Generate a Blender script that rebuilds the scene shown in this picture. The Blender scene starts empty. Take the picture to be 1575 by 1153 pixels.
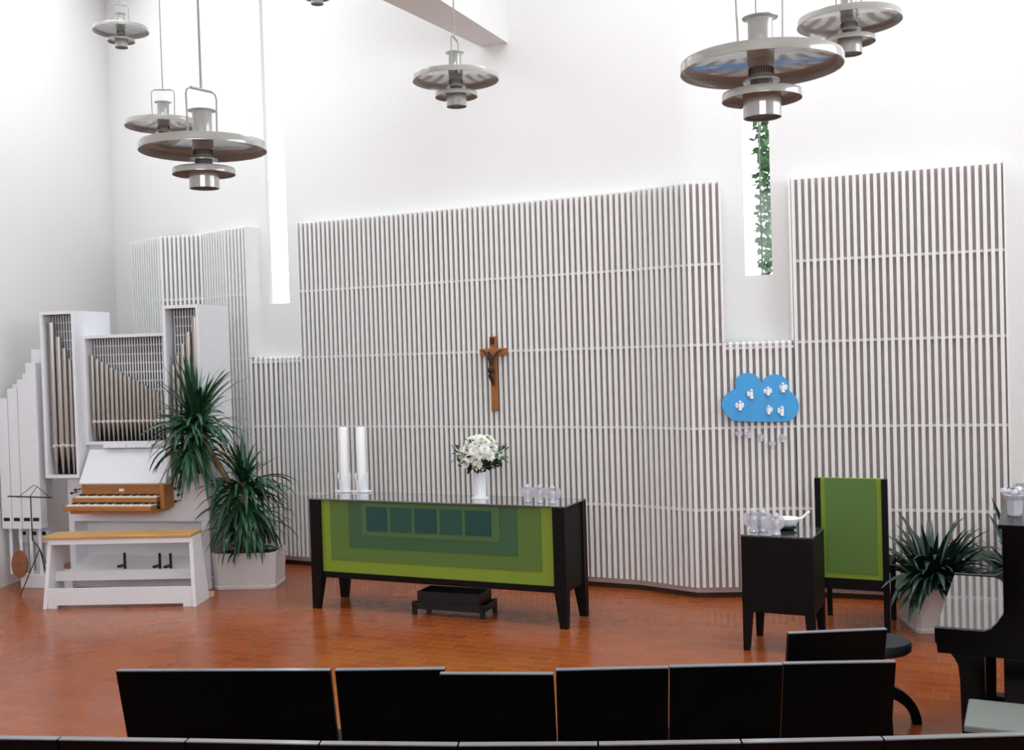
import bpy, math, random
from mathutils import Vector, Matrix
random.seed(7)
C = bpy.context.scene.collection
PI = math.pi
# ------------------------------------------------------------------ camera
FPX, CX, CY, CAMZ = 1660.0, 787.5, 576.5, 2.1
PITCH, ROLL = math.radians(1.19), 0.0305
_F = Vector((0, math.cos(PITCH), -math.sin(PITCH)))
_U0 = Vector((0, math.sin(PITCH), math.cos(PITCH)))
_R = Vector((1, 0, 0)) * math.cos(ROLL) - _U0 * math.sin(ROLL)
_U = _U0 * math.cos(ROLL) + Vector((1, 0, 0)) * math.sin(ROLL)
CAM = Vector((0, 0, CAMZ))
cd = bpy.data.cameras.new('camera'); cam = bpy.data.objects.new('camera', cd); C.objects.link(cam)
cd.sensor_width = 36; cd.sensor_fit = 'HORIZONTAL'; cd.lens = 36 * FPX / 1575
cd.clip_end = 200
m = Matrix((( _R.x, _U.x, -_F.x), (_R.y, _U.y, -_F.y), (_R.z, _U.z, -_F.z))).to_4x4()
m.translation = CAM; cam.matrix_world = m
bpy.context.scene.camera = cam
# ------------------------------------------------------------------ world, light, exposure
sc = bpy.context.scene
sc.view_settings.view_transform = 'Standard'; sc.view_settings.look = 'None'
sc.view_settings.gamma = 1; sc.view_settings.exposure = -0.22
w = bpy.data.worlds.new('world'); sc.world = w; w.use_nodes = True
bg = w.node_tree.nodes['Background']; bg.inputs[0].default_value = (0.86, 0.93, 1, 1); bg.inputs[1].default_value = 3.0

def area(name, loc, target, sx, sy, power, col):
    l = bpy.data.lights.new(name, 'AREA'); l.shape = 'RECTANGLE'; l.size = sx; l.size_y = sy
    l.energy = power; l.color = col
    o = bpy.data.objects.new(name, l); C.objects.link(o); o.location = loc
    d = Vector(target) - Vector(loc)
    o.rotation_euler = d.to_track_quat('-Z', 'Y').to_euler()
    return o
area('skylight_daylight', (-.35, 7.05, 7.02), (-.35, 7.05, 0), 11.3, 1.9, 250, (0.90, 0.98, 1.0))
area('organ_fill_light', (-3.6, 10.2, 7.02), (-3.6, 10.2, 0), 2.6, 2.0, 85, (0.90, 0.98, 1.0))  # unseen second skylight, added to brighten the left wall
area('side_window_daylight', (5.9, 3.4, 3.9), (0, 3.4, 3.6), 5.0, 2.6, 175, (0.90, 0.98, 1.0))
area('rear_fill_light', (-1.0, -5.9, 4.4), (-1, 9, 3.0), 7.0, 2.2, 400, (0.90, 0.98, 1.0))  # fill behind the camera, added to light the slat fronts evenly

# ------------------------------------------------------------------ geometry helpers
def ray(px, py):
    return _F + _R * ((px - CX) / FPX) + _U * ((CY - py) / FPX)
def PZ(px, py, z=0.0):
    r = ray(px, py); return CAM + r * ((z - CAMZ) / r.z)
def PY(px, py, Y):
    r = ray(px, py); return CAM + r * (Y / r.y)
def wall_pt(px, s): return Vector(((px - 787) / s, FPX / s))

class MB:
    def __init__(s): s.v = []; s.f = []; s.m = Matrix()
    def add(s, vs, fs):
        n = len(s.v); s.v += [tuple(s.m @ Vector(p)) for p in vs]; s.f += [tuple(i + n for i in f) for f in fs]; return s
    def box(s, x0, x1, y0, y1, z0, z1):
        return s.add([(x0,y0,z0),(x1,y0,z0),(x1,y1,z0),(x0,y1,z0),(x0,y0,z1),(x1,y0,z1),(x1,y1,z1),(x0,y1,z1)],
                     [(0,3,2,1),(4,5,6,7),(0,1,5,4),(1,2,6,5),(2,3,7,6),(3,0,4,7)])
    def hexa(s, b, t):       # bottom 4 pts, top 4 pts
        return s.add(list(b) + list(t), [(0,3,2,1),(4,5,6,7),(0,1,5,4),(1,2,6,5),(2,3,7,6),(3,0,4,7)])
    def tube(s, pts, r, n=8, caps=True):
        pts = [Vector(p) for p in pts]; rs = r if isinstance(r, (list, tuple)) else [r] * len(pts)
        vs = []; prev = None
        for i, p in enumerate(pts):
            t = (pts[min(i+1, len(pts)-1)] - pts[max(i-1, 0)]).normalized()
            if prev is None:
                a = Vector((1,0,0)) if abs(t.x) < .8 else Vector((0,1,0)); prev = t.cross(a).normalized()
            u = (prev - t * prev.dot(t)).normalized(); prev = u; q = t.cross(u)
            for k in range(n):
                an = 2*PI*k/n; vs.append(p + (u*math.cos(an) + q*math.sin(an)) * rs[i])
        fs = [(i*n+k, i*n+(k+1)%n, (i+1)*n+(k+1)%n, (i+1)*n+k) for i in range(len(pts)-1) for k in range(n)]
        if caps: fs += [tuple(range(n))[::-1], tuple((len(pts)-1)*n+k for k in range(n))]
        return s.add(vs, fs)
    def lathe(s, prof, n=32, c=(0,0,0), close=False):   # prof [(r,z)]
        vs = [(c[0]+max(r,1e-5)*math.cos(2*PI*k/n), c[1]+max(r,1e-5)*math.sin(2*PI*k/n), c[2]+z) for r, z in prof for k in range(n)]
        L = len(prof); rng = range(L if close else L-1)
        fs = [(i*n+k, i*n+(k+1)%n, ((i+1)%L)*n+(k+1)%n, ((i+1)%L)*n+k) for i in rng for k in range(n)]
        return s.add(vs, fs)
    def sphere(s, c, r, n=12, sc=(1,1,1)):
        R = n//2
        vs = [(c[0]+r*sc[0]*math.sin(PI*i/R)*math.cos(2*PI*k/n), c[1]+r*sc[1]*math.sin(PI*i/R)*math.sin(2*PI*k/n), c[2]+r*sc[2]*math.cos(PI*i/R)) for i in range(R+1) for k in range(n)]
        return s.add(vs, [(i*n+k, (i+1)*n+k, (i+1)*n+(k+1)%n, i*n+(k+1)%n) for i in range(R) for k in range(n)])
    def prism(s, poly, d):   # poly 3D points, extruded by vector d
        d = Vector(d); n = len(poly); a = [Vector(p) for p in poly]
        return s.add(a + [p + d for p in a], [tuple(range(n)), tuple(range(2*n-1, n-1, -1))] + [(i, i+n, (i+1)%n+n, (i+1)%n) for i in range(n)])
    def build(s, name, mat, parent=None, smooth=False, bevel=0, seg=2):
        me = bpy.data.meshes.new(name); me.from_pydata(s.v, [], s.f); me.update()
        me.materials.append(mat)
        import bmesh
        b = bmesh.new(); b.from_mesh(me); bmesh.ops.recalc_face_normals(b, faces=b.faces); b.to_mesh(me); b.free()
        if smooth:
            for p in me.polygons: p.use_smooth = True
            try: me.set_sharp_from_angle(angle=math.radians(42))
            except Exception: pass
        o = bpy.data.objects.new(name, me); C.objects.link(o)
        if parent: o.parent = parent
        if bevel:
            md = o.modifiers.new('bevel', 'BEVEL'); md.width = bevel; md.segments = seg; md.limit_method = 'ANGLE'
        return o
def tag(o, label=None, cat=None, group=None, kind=None):
    if label: o['label'] = label
    if cat: o['category'] = cat
    if group: o['group'] = group
    if kind: o['kind'] = kind
    return o
def thing(name, label, cat, loc=(0,0,0), rz=0, group=None):
    o = bpy.data.objects.new(name, None); C.objects.link(o); o.location = loc; o.rotation_euler = (0, 0, rz)
    o.empty_display_size = .1
    return tag(o, label, cat, group)
def dup(root, loc, rz=0, label=None, scale=None, group=None):
    def cp(o, par):
        c = o.copy(); C.objects.link(c); c.parent = par
        for ch in list(o.children): cp(ch, c)
        return c
    r = cp(root, None); r.location = loc; r.rotation_euler = (0, 0, rz)
    if label: r['label'] = label
    if group: r['group'] = group
    if scale: r.scale = scale
    return r
def skin(name, mat, pts, edges, rad, parent=None, sub=2):
    me = bpy.data.meshes.new(name); me.from_pydata([tuple(p) for p in pts], edges, []); me.materials.append(mat)
    o = bpy.data.objects.new(name, me); C.objects.link(o)
    if parent: o.parent = parent
    o.modifiers.new('skin', 'SKIN')
    if not me.skin_vertices: me.attributes.new('skin', 'FLOAT', 'POINT')
    for i, r in enumerate(rad):
        me.skin_vertices[0].data[i].radius = (r, r)
    me.skin_vertices[0].data[0].use_root = True
    sd = o.modifiers.new('sub', 'SUBSURF'); sd.levels = sub; sd.render_levels = sub
    return o
# ------------------------------------------------------------------ materials
def lin(c): return tuple((x/255/12.92 if x/255 <= .04045 else ((x/255+.055)/1.055)**2.4) for x in c)
def mat(name, rgb, rough=.5, metal=0, coat=0, trans=0, var=.04, scale=12, bump=0, spec=.5, ior=1.45, alpha=1, stretch=None, coatr=.08, cior=1.5):
    m = bpy.data.materials.new(name); m.use_nodes = True; nt = m.node_tree; b = nt.nodes['Principled BSDF']
    c = lin(rgb); b.inputs['Coat IOR'].default_value = cior
    tc = nt.nodes.new('ShaderNodeTexCoord'); nz = nt.nodes.new('ShaderNodeTexNoise'); nz.inputs['Scale'].default_value = scale
    nz.inputs['Detail'].default_value = 4
    if stretch:
        mp = nt.nodes.new('ShaderNodeMapping'); mp.inputs['Scale'].default_value = stretch
        nt.links.new(tc.outputs['Object'], mp.inputs[0]); nt.links.new(mp.outputs[0], nz.inputs['Vector'])
    else: nt.links.new(tc.outputs['Object'], nz.inputs['Vector'])
    rp = nt.nodes.new('ShaderNodeValToRGB'); e = rp.color_ramp.elements
    e[0].position = .3; e[1].position = .7
    e[0].color = tuple(x*(1-var) for x in c) + (1,); e[1].color = tuple(min(1, x*(1+var)) for x in c) + (1,)
    nt.links.new(nz.outputs[0], rp.inputs[0]); nt.links.new(rp.outputs[0], b.inputs['Base Color'])
    b.inputs['Roughness'].default_value = rough; b.inputs['Metallic'].default_value = metal
    b.inputs['Coat Weight'].default_value = coat; b.inputs['Coat Roughness'].default_value = coatr
    b.inputs['Transmission Weight'].default_value = trans; b.inputs['IOR'].default_value = ior
    b.inputs['Specular IOR Level'].default_value = spec; b.inputs['Alpha'].default_value = alpha
    if bump:
        bp = nt.nodes.new('ShaderNodeBump'); bp.inputs['Strength'].default_value = bump; bp.inputs['Distance'].default_value = .005
        nt.links.new(nz.outputs[0], bp.inputs['Height']); nt.links.new(bp.outputs[0], b.inputs['Normal'])
    return m
M_wall = mat('plaster', (226, 223, 222), .85, bump=.08, scale=60, var=.015)
M_ceil = mat('ceiling paint', (232, 232, 232), .85, var=.01)
M_slat = mat('white slat paint', (228, 228, 226), .45, var=.015)
M_felt = mat('slat backing', (178, 160, 156), .9, var=.05)
M_rail = mat('slat rail paint', (205, 200, 198), .6, var=.03)
M_organ = mat('organ white paint', (226, 226, 230), .38, coat=.2, var=.015)
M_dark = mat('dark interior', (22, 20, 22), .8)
M_blackwood = mat('black stained wood', (14, 11, 13), .5, var=.25, scale=6, stretch=(1, 1, 12), spec=.18)
M_chair = mat('black chair lacquer', (6, 5, 6), .4, var=.2, spec=.12)
M_edge_sheen = mat('painted edge sheen', (104, 108, 114), .3, coat=1, var=.05, coatr=.15)  # grey colour stands in for the sheen on the black backrest tops
M_piano = mat('black piano lacquer', (5, 4, 5), .2, var=.1, spec=.16)
M_lid = mat('polished piano lid', (14, 13, 14), .12, coat=1, var=.05, spec=1, ior=1.8, coatr=.03)
M_wood = mat('honey wood', (196, 150, 92), .42, var=.14, scale=5, stretch=(1, 10, 10), coat=.2)
M_oak = mat('keydesk wood', (172, 112, 58), .45, var=.15, scale=6, stretch=(2, 12, 12))
M_cross = mat('cross oak', (150, 92, 44), .5, var=.2, scale=10, stretch=(6, 6, 1))
M_bronze = mat('dark bronze', (74, 54, 50), .35, metal=.7, var=.2)
M_pipe = mat('pipe tin', (178, 172, 166), .3, metal=.9, var=.06, scale=8)
M_mouth = mat('polished pipe mouth', (240, 240, 240), .12, metal=.9)
M_lamp = mat('enamelled lamp metal', (164, 163, 157), .25, coat=1, var=.02, coatr=.04, cior=1.8)
M_lampdark = mat('lamp louvre', (70, 66, 62), .5)
M_rod = mat('lamp rod', (168, 160, 158), .4, metal=.4)
M_pot = mat('white planter', (214, 208, 208), .4, var=.02)
M_soil = mat('soil', (48, 36, 30), .95, var=.4, scale=40)
M_leaf = mat('yucca leaf', (30, 74, 46), .38, var=.4, scale=6, coat=.15)
M_leafd = mat('deep green leaf', (24, 50, 38), .35, var=.4, scale=8, coat=.2)
M_trunk = mat('plant stem', (136, 110, 78), .8, var=.3, scale=20, bump=.5)
M_green1 = mat('lime fabric layer', (122, 148, 42), .5, var=.1, scale=180, coat=.15)
M_green2 = mat('olive fabric layer', (84, 116, 50), .5, var=.12, scale=180, coat=.15)
M_green3 = mat('moss fabric layer', (54, 94, 62), .5, var=.12, scale=180, coat=.15)
M_green4 = mat('pale moss fabric layer', (72, 108, 62), .5, var=.12, scale=180, coat=.15)
M_teal = mat('teal fabric square', (14, 70, 66), .5, var=.15, scale=180, coat=.15)
M_teal2 = mat('muted teal fabric square', (28, 78, 66), .5, var=.15, scale=180, coat=.15)
M_glasstop = mat('green tinted glass top', (66, 74, 76), .04, coat=1, var=.03, spec=1, ior=1.7, coatr=.01)
M_cloth = mat('white ceramic', (236, 236, 240), .3, coat=.3, var=.01)
M_candle = mat('candle wax', (240, 240, 240), .5, var=.01)
M_crystal = mat('clear glass', (238, 236, 244), .06, trans=.55, var=.02, coat=.5)
M_white = mat('flower petal white', (240, 240, 236), .6, var=.02)
M_yellow = mat('flower centre', (196, 200, 110), .7)
M_fol = mat('bouquet green', (58, 92, 40), .5, var=.45, scale=30)
M_fold = mat('dark bouquet leaves', (26, 40, 24), .5, var=.4, scale=30)
M_blue = mat('blue card', (72, 156, 216), .7, var=.03)
M_thread = mat('thread', (200, 196, 196), .6)
M_plastic = mat('black plastic tray', (16, 20, 24), .4, var=.1)
M_base = mat('brown skirting', (70, 44, 34), .7, var=.15)
M_disc = mat('brown round board', (140, 88, 60), .6, var=.2)
M_steel = mat('dark metal', (60, 50, 48), .4, metal=.6)
M_brass = mat('brass', (190, 150, 80), .25, metal=1)
M_cushion = mat('grey seat pad', (118, 122, 116), .5, var=.05, scale=60, bump=.2)
M_stool = mat('black stool pad', (26, 30, 34), .6, var=.15, scale=60)
M_grille = mat('organ grille', (222, 222, 226), .5)
M_frost = mat('window frame', (120, 124, 128), .5)
M_radiator = mat('grey panel', (170, 168, 160), .6, var=.03)
M_black = mat('black dish', (14, 12, 16), .3)
M_key = mat('keyboard ivory', (232, 230, 226), .35)
M_deck = mat('light board', (210, 176, 136), .6)
M_tree = mat('tree leaf outside', (104, 142, 98), .6, var=.4, scale=3)
def glass_mat():
    m = bpy.data.materials.new('window glass'); m.use_nodes = True; nt = m.node_tree
    for n in list(nt.nodes): nt.nodes.remove(n)
    o = nt.nodes.new('ShaderNodeOutputMaterial'); mx = nt.nodes.new('ShaderNodeMixShader'); t = nt.nodes.new('ShaderNodeBsdfTransparent'); g = nt.nodes.new('ShaderNodeBsdfGlossy')
    g.inputs['Roughness'].default_value = .02; mx.inputs[0].default_value = .012
    nt.links.new(t.outputs[0], mx.inputs[1]); nt.links.new(g.outputs[0], mx.inputs[2]); nt.links.new(mx.outputs[0], o.inputs[0]); return m
M_glass = glass_mat()
def floor_mat():
    m = bpy.data.materials.new('terracotta tiles'); m.use_nodes = True; nt = m.node_tree; b = nt.nodes['Principled BSDF']
    tc = nt.nodes.new('ShaderNodeTexCoord'); mp = nt.nodes.new('ShaderNodeMapping'); mp.inputs['Rotation'].default_value = (0, 0, math.radians(24))
    nt.links.new(tc.outputs['Object'], mp.inputs[0])
    br = nt.nodes.new('ShaderNodeTexBrick'); br.inputs['Scale'].default_value = 1; br.inputs['Brick Width'].default_value = .18; br.inputs['Row Height'].default_value = .112
    br.inputs['Mortar Size'].default_value = .0045; br.inputs['Mortar Smooth'].default_value = .3
    br.inputs['Color1'].default_value = lin((172, 86, 32)) + (1,); br.inputs['Color2'].default_value = lin((158, 75, 28)) + (1,); br.inputs['Mortar'].default_value = lin((150, 104, 84)) + (1,)
    nt.links.new(mp.outputs[0], br.inputs[0])
    nz = nt.nodes.new('ShaderNodeTexNoise'); nz.inputs['Scale'].default_value = 1.3; nz.inputs['Detail'].default_value = 6; nt.links.new(tc.outputs['Object'], nz.inputs[0])
    mx = nt.nodes.new('ShaderNodeMix'); mx.data_type = 'RGBA'; mx.blend_type = 'MULTIPLY'; mx.inputs[0].default_value = .35
    nt.links.new(br.outputs[0], mx.inputs[6]); nt.links.new(nz.outputs[0], mx.inputs[7]); nt.links.new(mx.outputs[2], b.inputs['Base Color'])
    rr = nt.nodes.new('ShaderNodeMapRange'); rr.inputs[3].default_value = .12; rr.inputs[4].default_value = .34; b.inputs['Specular IOR Level'].default_value = .5; b.inputs['Coat Weight'].default_value = .1; b.inputs['Coat Roughness'].default_value = .1
    nt.links.new(nz.outputs[0], rr.inputs[0]); nt.links.new(rr.outputs[0], b.inputs['Roughness'])
    bp = nt.nodes.new('ShaderNodeBump'); bp.inputs['Strength'].default_value = .6; bp.inputs['Distance'].default_value = .004; bp.invert = True
    nt.links.new(br.outputs[1], bp.inputs['Height']); nt.links.new(bp.outputs[0], b.inputs['Normal'])
    return m
# ------------------------------------------------------------------ the room
PTH = [wall_pt(*a) for a in [(208,136.6),(251,141.8),(316,143.5),(351,147.6),(383,150),(425,150.5),(465,152.6),(973,178),(1061,185.4),(1222,186.6),(1549,198.5)]]
def nrm(a, b):
    d = (b - a).normalized(); return Vector((-d.y, d.x))
def offs(P, d):
    out = []
    for i, p in enumerate(P):
        n0 = nrm(P[max(i-1,0)], P[max(i-1,0)+1]) ; n1 = nrm(P[min(i, len(P)-2)], P[min(i, len(P)-2)+1])
        n = (n0 + n1).normalized(); out.append(p + n * (d / max(.5, n.dot(n0))))
    return out
WB = offs(PTH, .17)
CL = Vector((-4.67, 12.84)); CR = WB[-1] + (WB[-1]-WB[-2]).normalized() * 1.15
def spline(K, m_=8):
    out = []
    for i in range(len(K)-1):
        P0, P1, P2, P3 = K[max(i-1,0)], K[i], K[i+1], K[min(i+2, len(K)-1)]
        for j in range(m_):
            t_ = j/m_; out.append(.5*((2*P1)+(P2-P0)*t_+(2*P0-5*P1+4*P2-P3)*t_*t_+(3*P1-P0-3*P2+P3)*t_**3))
    return out + [K[-1]]
FW = [CL] + spline([WB[4], WB[6], WB[7], WB[8] + Vector((.03, .12)), WB[9], WB[10], CR])      # front line of the plaster, a gentle curve
H = 6.9
for _ in range(14):
    FW = FW[:2] + [FW[i]*.5 + (FW[i-1] + FW[i+1])*.25 for i in range(2, len(FW)-1)] + FW[-1:]
def hit(px, a, b):                           # where a vertical image line at the horizon meets segment a-b
    k = (px - 787) / FPX; d = b - a
    t = (k*a.y - a.x) / (d.x - k*d.y); return a + d*t
wb = MB(); win = []
def wall_piece(a, b, z0, z1, th=.07):
    n = nrm(a, b) * th
    c, d = b + n, a + n
    q = [a, b, c, d]
    wb.hexa([(p.x, p.y, z0) for p in q], [(p.x, p.y, z1) for p in q])
WD = {6: (418, 449, 2.68), 10: (1150, 1191.5, 2.69)}   # keyed by index of the segment end in FW
for i in range(len(FW)-1):
    a, b = FW[i], FW[i+1]
    key = i + 1
    if key in WD:
        pass
    done = False
    for wi, (x0, x1, zs) in WD.items():
        p0, p1 = hit(x0, a, b), hit(x1, a, b)
        d = (b-a)
        t0, t1 = (p0-a).dot(d)/d.length_squared, (p1-a).dot(d)/d.length_squared
        s0, s1 = max(0, t0), min(1, t1)
        if s1 > s0 + 1e-4:
            if s0 > 0: wall_piece(a, a+d*s0, 0, H)
            wall_piece(a+d*s0, a+d*s1, 0, zs); wall_piece(a+d*s0, a+d*s1, 5.9, H)
            if s1 < 1: wall_piece(a+d*s1, b, 0, H)
            win.append((a+d*s0, a+d*s1, zs, wi)); done = True
    if not done: wall_piece(a, b, 0, H)
tag(wb.build('wall_back', M_wall), kind='structure')
win = [(min((w_ for w_ in win if w_[3] == k), key=lambda q: q[0].x)[0], max((w_ for w_ in win if w_[3] == k), key=lambda q: q[1].x)[1], WD[k][2]) for k in WD]
for i, (a, b, zs) in enumerate(win):
    n = nrm(a, b); g = MB(); p, q = a + n*.05, b + n*.05
    g.hexa([(p.x,p.y,zs),(q.x,q.y,zs),(q.x+n.x*.01,q.y+n.y*.01,zs),(p.x+n.x*.01,p.y+n.y*.01,zs)],
           [(p.x,p.y,5.9),(q.x,q.y,5.9),(q.x+n.x*.01,q.y+n.y*.01,5.9),(p.x+n.x*.01,p.y+n.y*.01,5.9)])
    wo = tag(g.build('window_%d' % (i+1), M_glass), kind='structure')
    if i == len(win)-1:
        f = MB(); d = (q-p); c0 = p + d*.60; c1 = p + d*.66
        f.hexa([(c0.x,c0.y,zs),(c1.x,c1.y,zs),(c1.x-n.x*.03,c1.y-n.y*.03,zs),(c0.x-n.x*.03,c0.y-n.y*.03,zs)],
               [(c0.x,c0.y,5.9),(c1.x,c1.y,5.9),(c1.x-n.x*.03,c1.y-n.y*.03,5.9),(c0.x-n.x*.03,c0.y-n.y*.03,5.9)])
        f.build('window_mullion', M_frost, wo)
# side, rear walls
LB = Vector((-6.75, -6)); RB = Vector((6.0, -6))
def solid_wall(name, a, b, n, z0=0, z1=H):
    g = MB(); q = [a, b, b+n, a+n]; g.hexa([(p.x,p.y,z0) for p in q], [(p.x,p.y,z1) for p in q]); return tag(g.build(name, M_wall), kind='structure')
solid_wall('wall_left', CL, LB, Vector((-.3, 0)))
# right wall with a wide high window between y=.9 and 5.9
g = MB(); xr = 5.75
g.hexa([(CR.x,CR.y,0),(xr,6.0,0),(xr+.3,6.0,0),(CR.x+.3,CR.y,0)], [(CR.x,CR.y,H),(xr,6.0,H),(xr+.3,6.0,H),(CR.x+.3,CR.y,H)])
g.box(xr, xr+.3, .8, 6.0, 0, 2.5); g.box(xr, xr+.3, .8, 6.0, 5.3, H); g.box(xr, xr+.3, -6, .8, 0, H)
tag(g.build('wall_right', M_wall), kind='structure')
tag(MB().box(xr+.27, xr+.28, .8, 6.0, 2.5, 5.3).build('window_3', M_glass), kind='structure')
g = MB(); g.box(-6.75, 6.05, -6.3, -6.0, 0, 3.2); g.box(-6.75, 6.05, -6.3, -6.0, 5.6, H); g.box(-6.75, -4.6, -6.3, -6.0, 3.2, 5.6); g.box(2.6, 6.05, -6.3, -6.0, 3.2, 5.6)
tag(MB().box(-4.6, 2.6, -6.2, -6.19, 3.2, 5.6).build('window_4', M_glass), kind='structure')  # pane of the unseen rear window, added with its fill light
tag(g.build('wall_rear', M_wall), kind='structure')
# ceiling with a skylight strip
g = MB(); g.box(-7.2, 6.2, -6.3, 6.0, H, H+.3); g.box(-7.2, -6.1, 6.0, 8.1, H, H+.3); g.box(5.4, 6.2, 6.0, 8.1, H, H+.3); g.box(-7.2, 6.2, 8.1, 9.1, H, H+.3); g.box(-7.2, -5.0, 9.1, 11.3, H, H+.3); g.box(-2.2, 6.2, 9.1, 11.3, H, H+.3); g.box(-7.2, 6.2, 11.3, 13.6, H, H+.3)
tag(g.build('ceiling', M_ceil), kind='structure')
tag(MB().box(-6.1, 5.4, 6.0, 8.1, H+.27, H+.28).build('window_5', M_glass), kind='structure')
g = MB().box(-7.4, 6.4, -6.4, 13.6, -.1, 0); tag(g.build('floor', floor_mat()), kind='structure')
tag(MB().box(-5.0, -2.2, 9.1, 11.3, H+.27, H+.28).build('window_6', M_glass), kind='structure')  # pane of the skylight added above the organ for the left wall
# ceiling beam, its lower face seen, running off the back wall over the nave
p0 = PY(735, 70, 9.75); 
e1 = PZ(735, 70, 4.95); e2 = PZ(775, 65.5, 4.95)
bd = Vector((-.47, -.883, 0)); side = (e2 - e1); side = side - bd * side.dot(bd)
g = MB(); far = 9.0; ws = side*4.2
b0, b1 = e1 - bd*.35, e1 + side - bd*.35
q4 = (b0, b1, b1+side*3.2+bd*far, b0+bd*far)
g.hexa(q4, [v + Vector((0,0,1.95)) for v in q4])
tag(g.build('trim_1', M_wall), kind='structure')
# skirting
SK = offs(PTH, .07); g = MB()
for a, b in zip(SK, SK[1:]):
    n = nrm(a, b)*.05; q = [a, b, b+n, a+n]; g.hexa([(p.x,p.y,0) for p in q], [(p.x,p.y,.04) for p in q])
tag(g.build('baseboard_back', M_base), kind='structure')
# ------------------------------------------------------------------ slatted panels
PITCHS = .0535; CARRY = .012
def panel(name, label, i0, i1, ztop, ends=(0,0), cat='wall panel'):
    P = PTH[i0:i1+1]; base = Vector((P[0].x, P[0].y, 0))
    t = thing(name, label, cat, base, 0, None)
    L = lambda v, z: (v.x-base.x, v.y-base.y, z)
    sl = MB(); bk = MB()
    global CARRY
    carry = CARRY
    for a, b in zip(P, P[1:]):
        d = (b-a).normalized(); n = nrm(a, b); Ln = (b-a).length; x = carry
        while x < Ln - .012:
            q = [a+d*x, a+d*(x+.0275), a+d*(x+.0275)+n*.022, a+d*x+n*.022]
            sl.hexa([L(p, .095) for p in q], [L(q[0], ztop-.012), L(q[1], ztop-.012), L(q[2], ztop), L(q[3], ztop)])
            x += PITCHS
        carry = x - Ln
    CARRY = carry
    sl.build('slats', M_slat, t)
    A, B = offs(P, .034), offs(P, .044)
    for j in range(len(A)-1):
        q = [A[j], A[j+1], B[j+1], B[j]]; bk.hexa([L(p, .05) for p in q], [L(p, ztop-.02) for p in q])
    bk.build('backing', M_felt, t)
    zs = [z for z in (.74, 1.42, 2.115, 2.78) if z < ztop + .02]
    A, B = offs(P, .008), offs(P, .034)
    for z in zs:
        r = MB(); zz = min(z, ztop-.05)
        for j in range(len(A)-1):
            q = [A[j], A[j+1], B[j+1], B[j]]; r.hexa([L(p, zz-.011) for p in q], [L(p, zz+.011) for p in q])
        r.build('rail', M_rail, t)
    A, B = offs(P, .06), offs(P, .085); r = MB()
    for j in range(len(A)-1):
        q = [A[j], A[j+1], B[j+1], B[j]]; r.hexa([L(p, .04) for p in q], [L(p, .1) for p in q])
    r.build('bottom_board', M_slat, t)
    for e, (pp, dd) in enumerate(((P[0], (P[0]-P[1])), (P[-1], (P[-1]-P[-2])))):
        if ends[e] is None or ends[e] == 0: continue
        n = nrm(P[0], P[1]) if e == 0 else nrm(P[-2], P[-1]); dd = dd.normalized()
        q = [pp, pp+dd*.018, pp+dd*.018+n*.24, pp+n*.24]; r = MB(); r.hexa([L(p, ends[e]) for p in q], [L(p, ztop) for p in q]); r.build('end_board', M_slat, t)
    # closing board along the top of the backing to the wall
    A, B = offs(P, .072), offs(P, .168); r = MB()
    for j in range(len(A)-1):
        q = [A[j], A[j+1], B[j+1], B[j]]; r.hexa([L(p, ztop-.03) for p in q], [L(p, ztop-.008) for p in q])
    r.build('top_board', M_slat, t)
    return t
panel('slat_panel', 'folded white slatted wall panel behind the pipe organ, left of the first slit window', 0, 4, 3.47, (.05, 2.13))
panel('slat_panel', 'low white slatted wall panel below the left slit window, right of the organ', 4, 6, 2.13)
P_MID = PTH
PTH_SAVE = list(PTH)
PTH.insert(9, PTH[8] + (PTH[9]-PTH[8]) * ((1112-1061)/(1222-1061)))
panel('slat_panel', 'wide white slatted wall panel behind the altar with the cross hung on it', 6, 9, 3.47, (2.13, 2.13))
panel('slat_panel', 'low white slatted wall panel below the right slit window, behind the cloud', 9, 10, 2.13)
panel('slat_panel', 'tall white slatted wall panel behind the green chair and the right-hand plants', 10, 11, 3.47, (2.13, .05))
PTH = PTH_SAVE
# low grey panel on the wall beside the last slats
a = WB[-1]; b = CR; n = -nrm(a, b)
g = MB(); q = [a+(b-a)*.06, b, b+n*.06, a+(b-a)*.06+n*.06]; g.hexa([(p.x,p.y,0) for p in q], [(p.x,p.y,.95) for p in q])
tag(g.build('trim_2', M_radiator), kind='structure')
# ------------------------------------------------------------------ altar
def uv_frame(a, b):          # rotation about z of the line a->b
    return math.atan2(b.y-a.y, b.x-a.x)
FLa, FRa, RRa = PZ(481, 935), PZ(873, 968), PZ(911, 945)
W = (FRa-FLa).length; rz = uv_frame(FLa, FRa); D = .47; HT = .93
al = thing('altar_table', 'long black altar table with a green layered front panel and dark glass top', 'altar', (FLa.x, FLa.y, 0), rz)
for (x, y) in ((0, 0), (W, 0), (0, D), (W, D)):
    sx = 1 if x == 0 else -1; sy = 1 if y == 0 else -1
    w0, w1 = .10, .062
    X0, X1 = sorted((x, x+sx*w0)); Y0, Y1 = sorted((y, y+sy*.08))
    g = MB(); xb = sorted((x, x+sx*w1)); yb = sorted((y, y+sy*.05))
    g.hexa([(xb[0],yb[0],0),(xb[1],yb[0],0),(xb[1],yb[1],0),(xb[0],yb[1],0)], [(X0,Y0,.27),(X1,Y0,.27),(X1,Y1,.27),(X0,Y1,.27)])
    g.box(X0, X1, Y0, Y1, .27, HT-.012)
    g.build('leg', M_blackwood, al, bevel=.002)
g = MB(); g.box(.10, W-.10, .02, .055, .265, .315); g.build('front_rail', M_blackwood, al, bevel=.002)
for x0, x1 in ((.012, .03), (W-.03, W-.012)):
    MB().box(x0, x1, .06, D-.06, .27, HT-.014).build('side_panel', M_blackwood, al)
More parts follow.
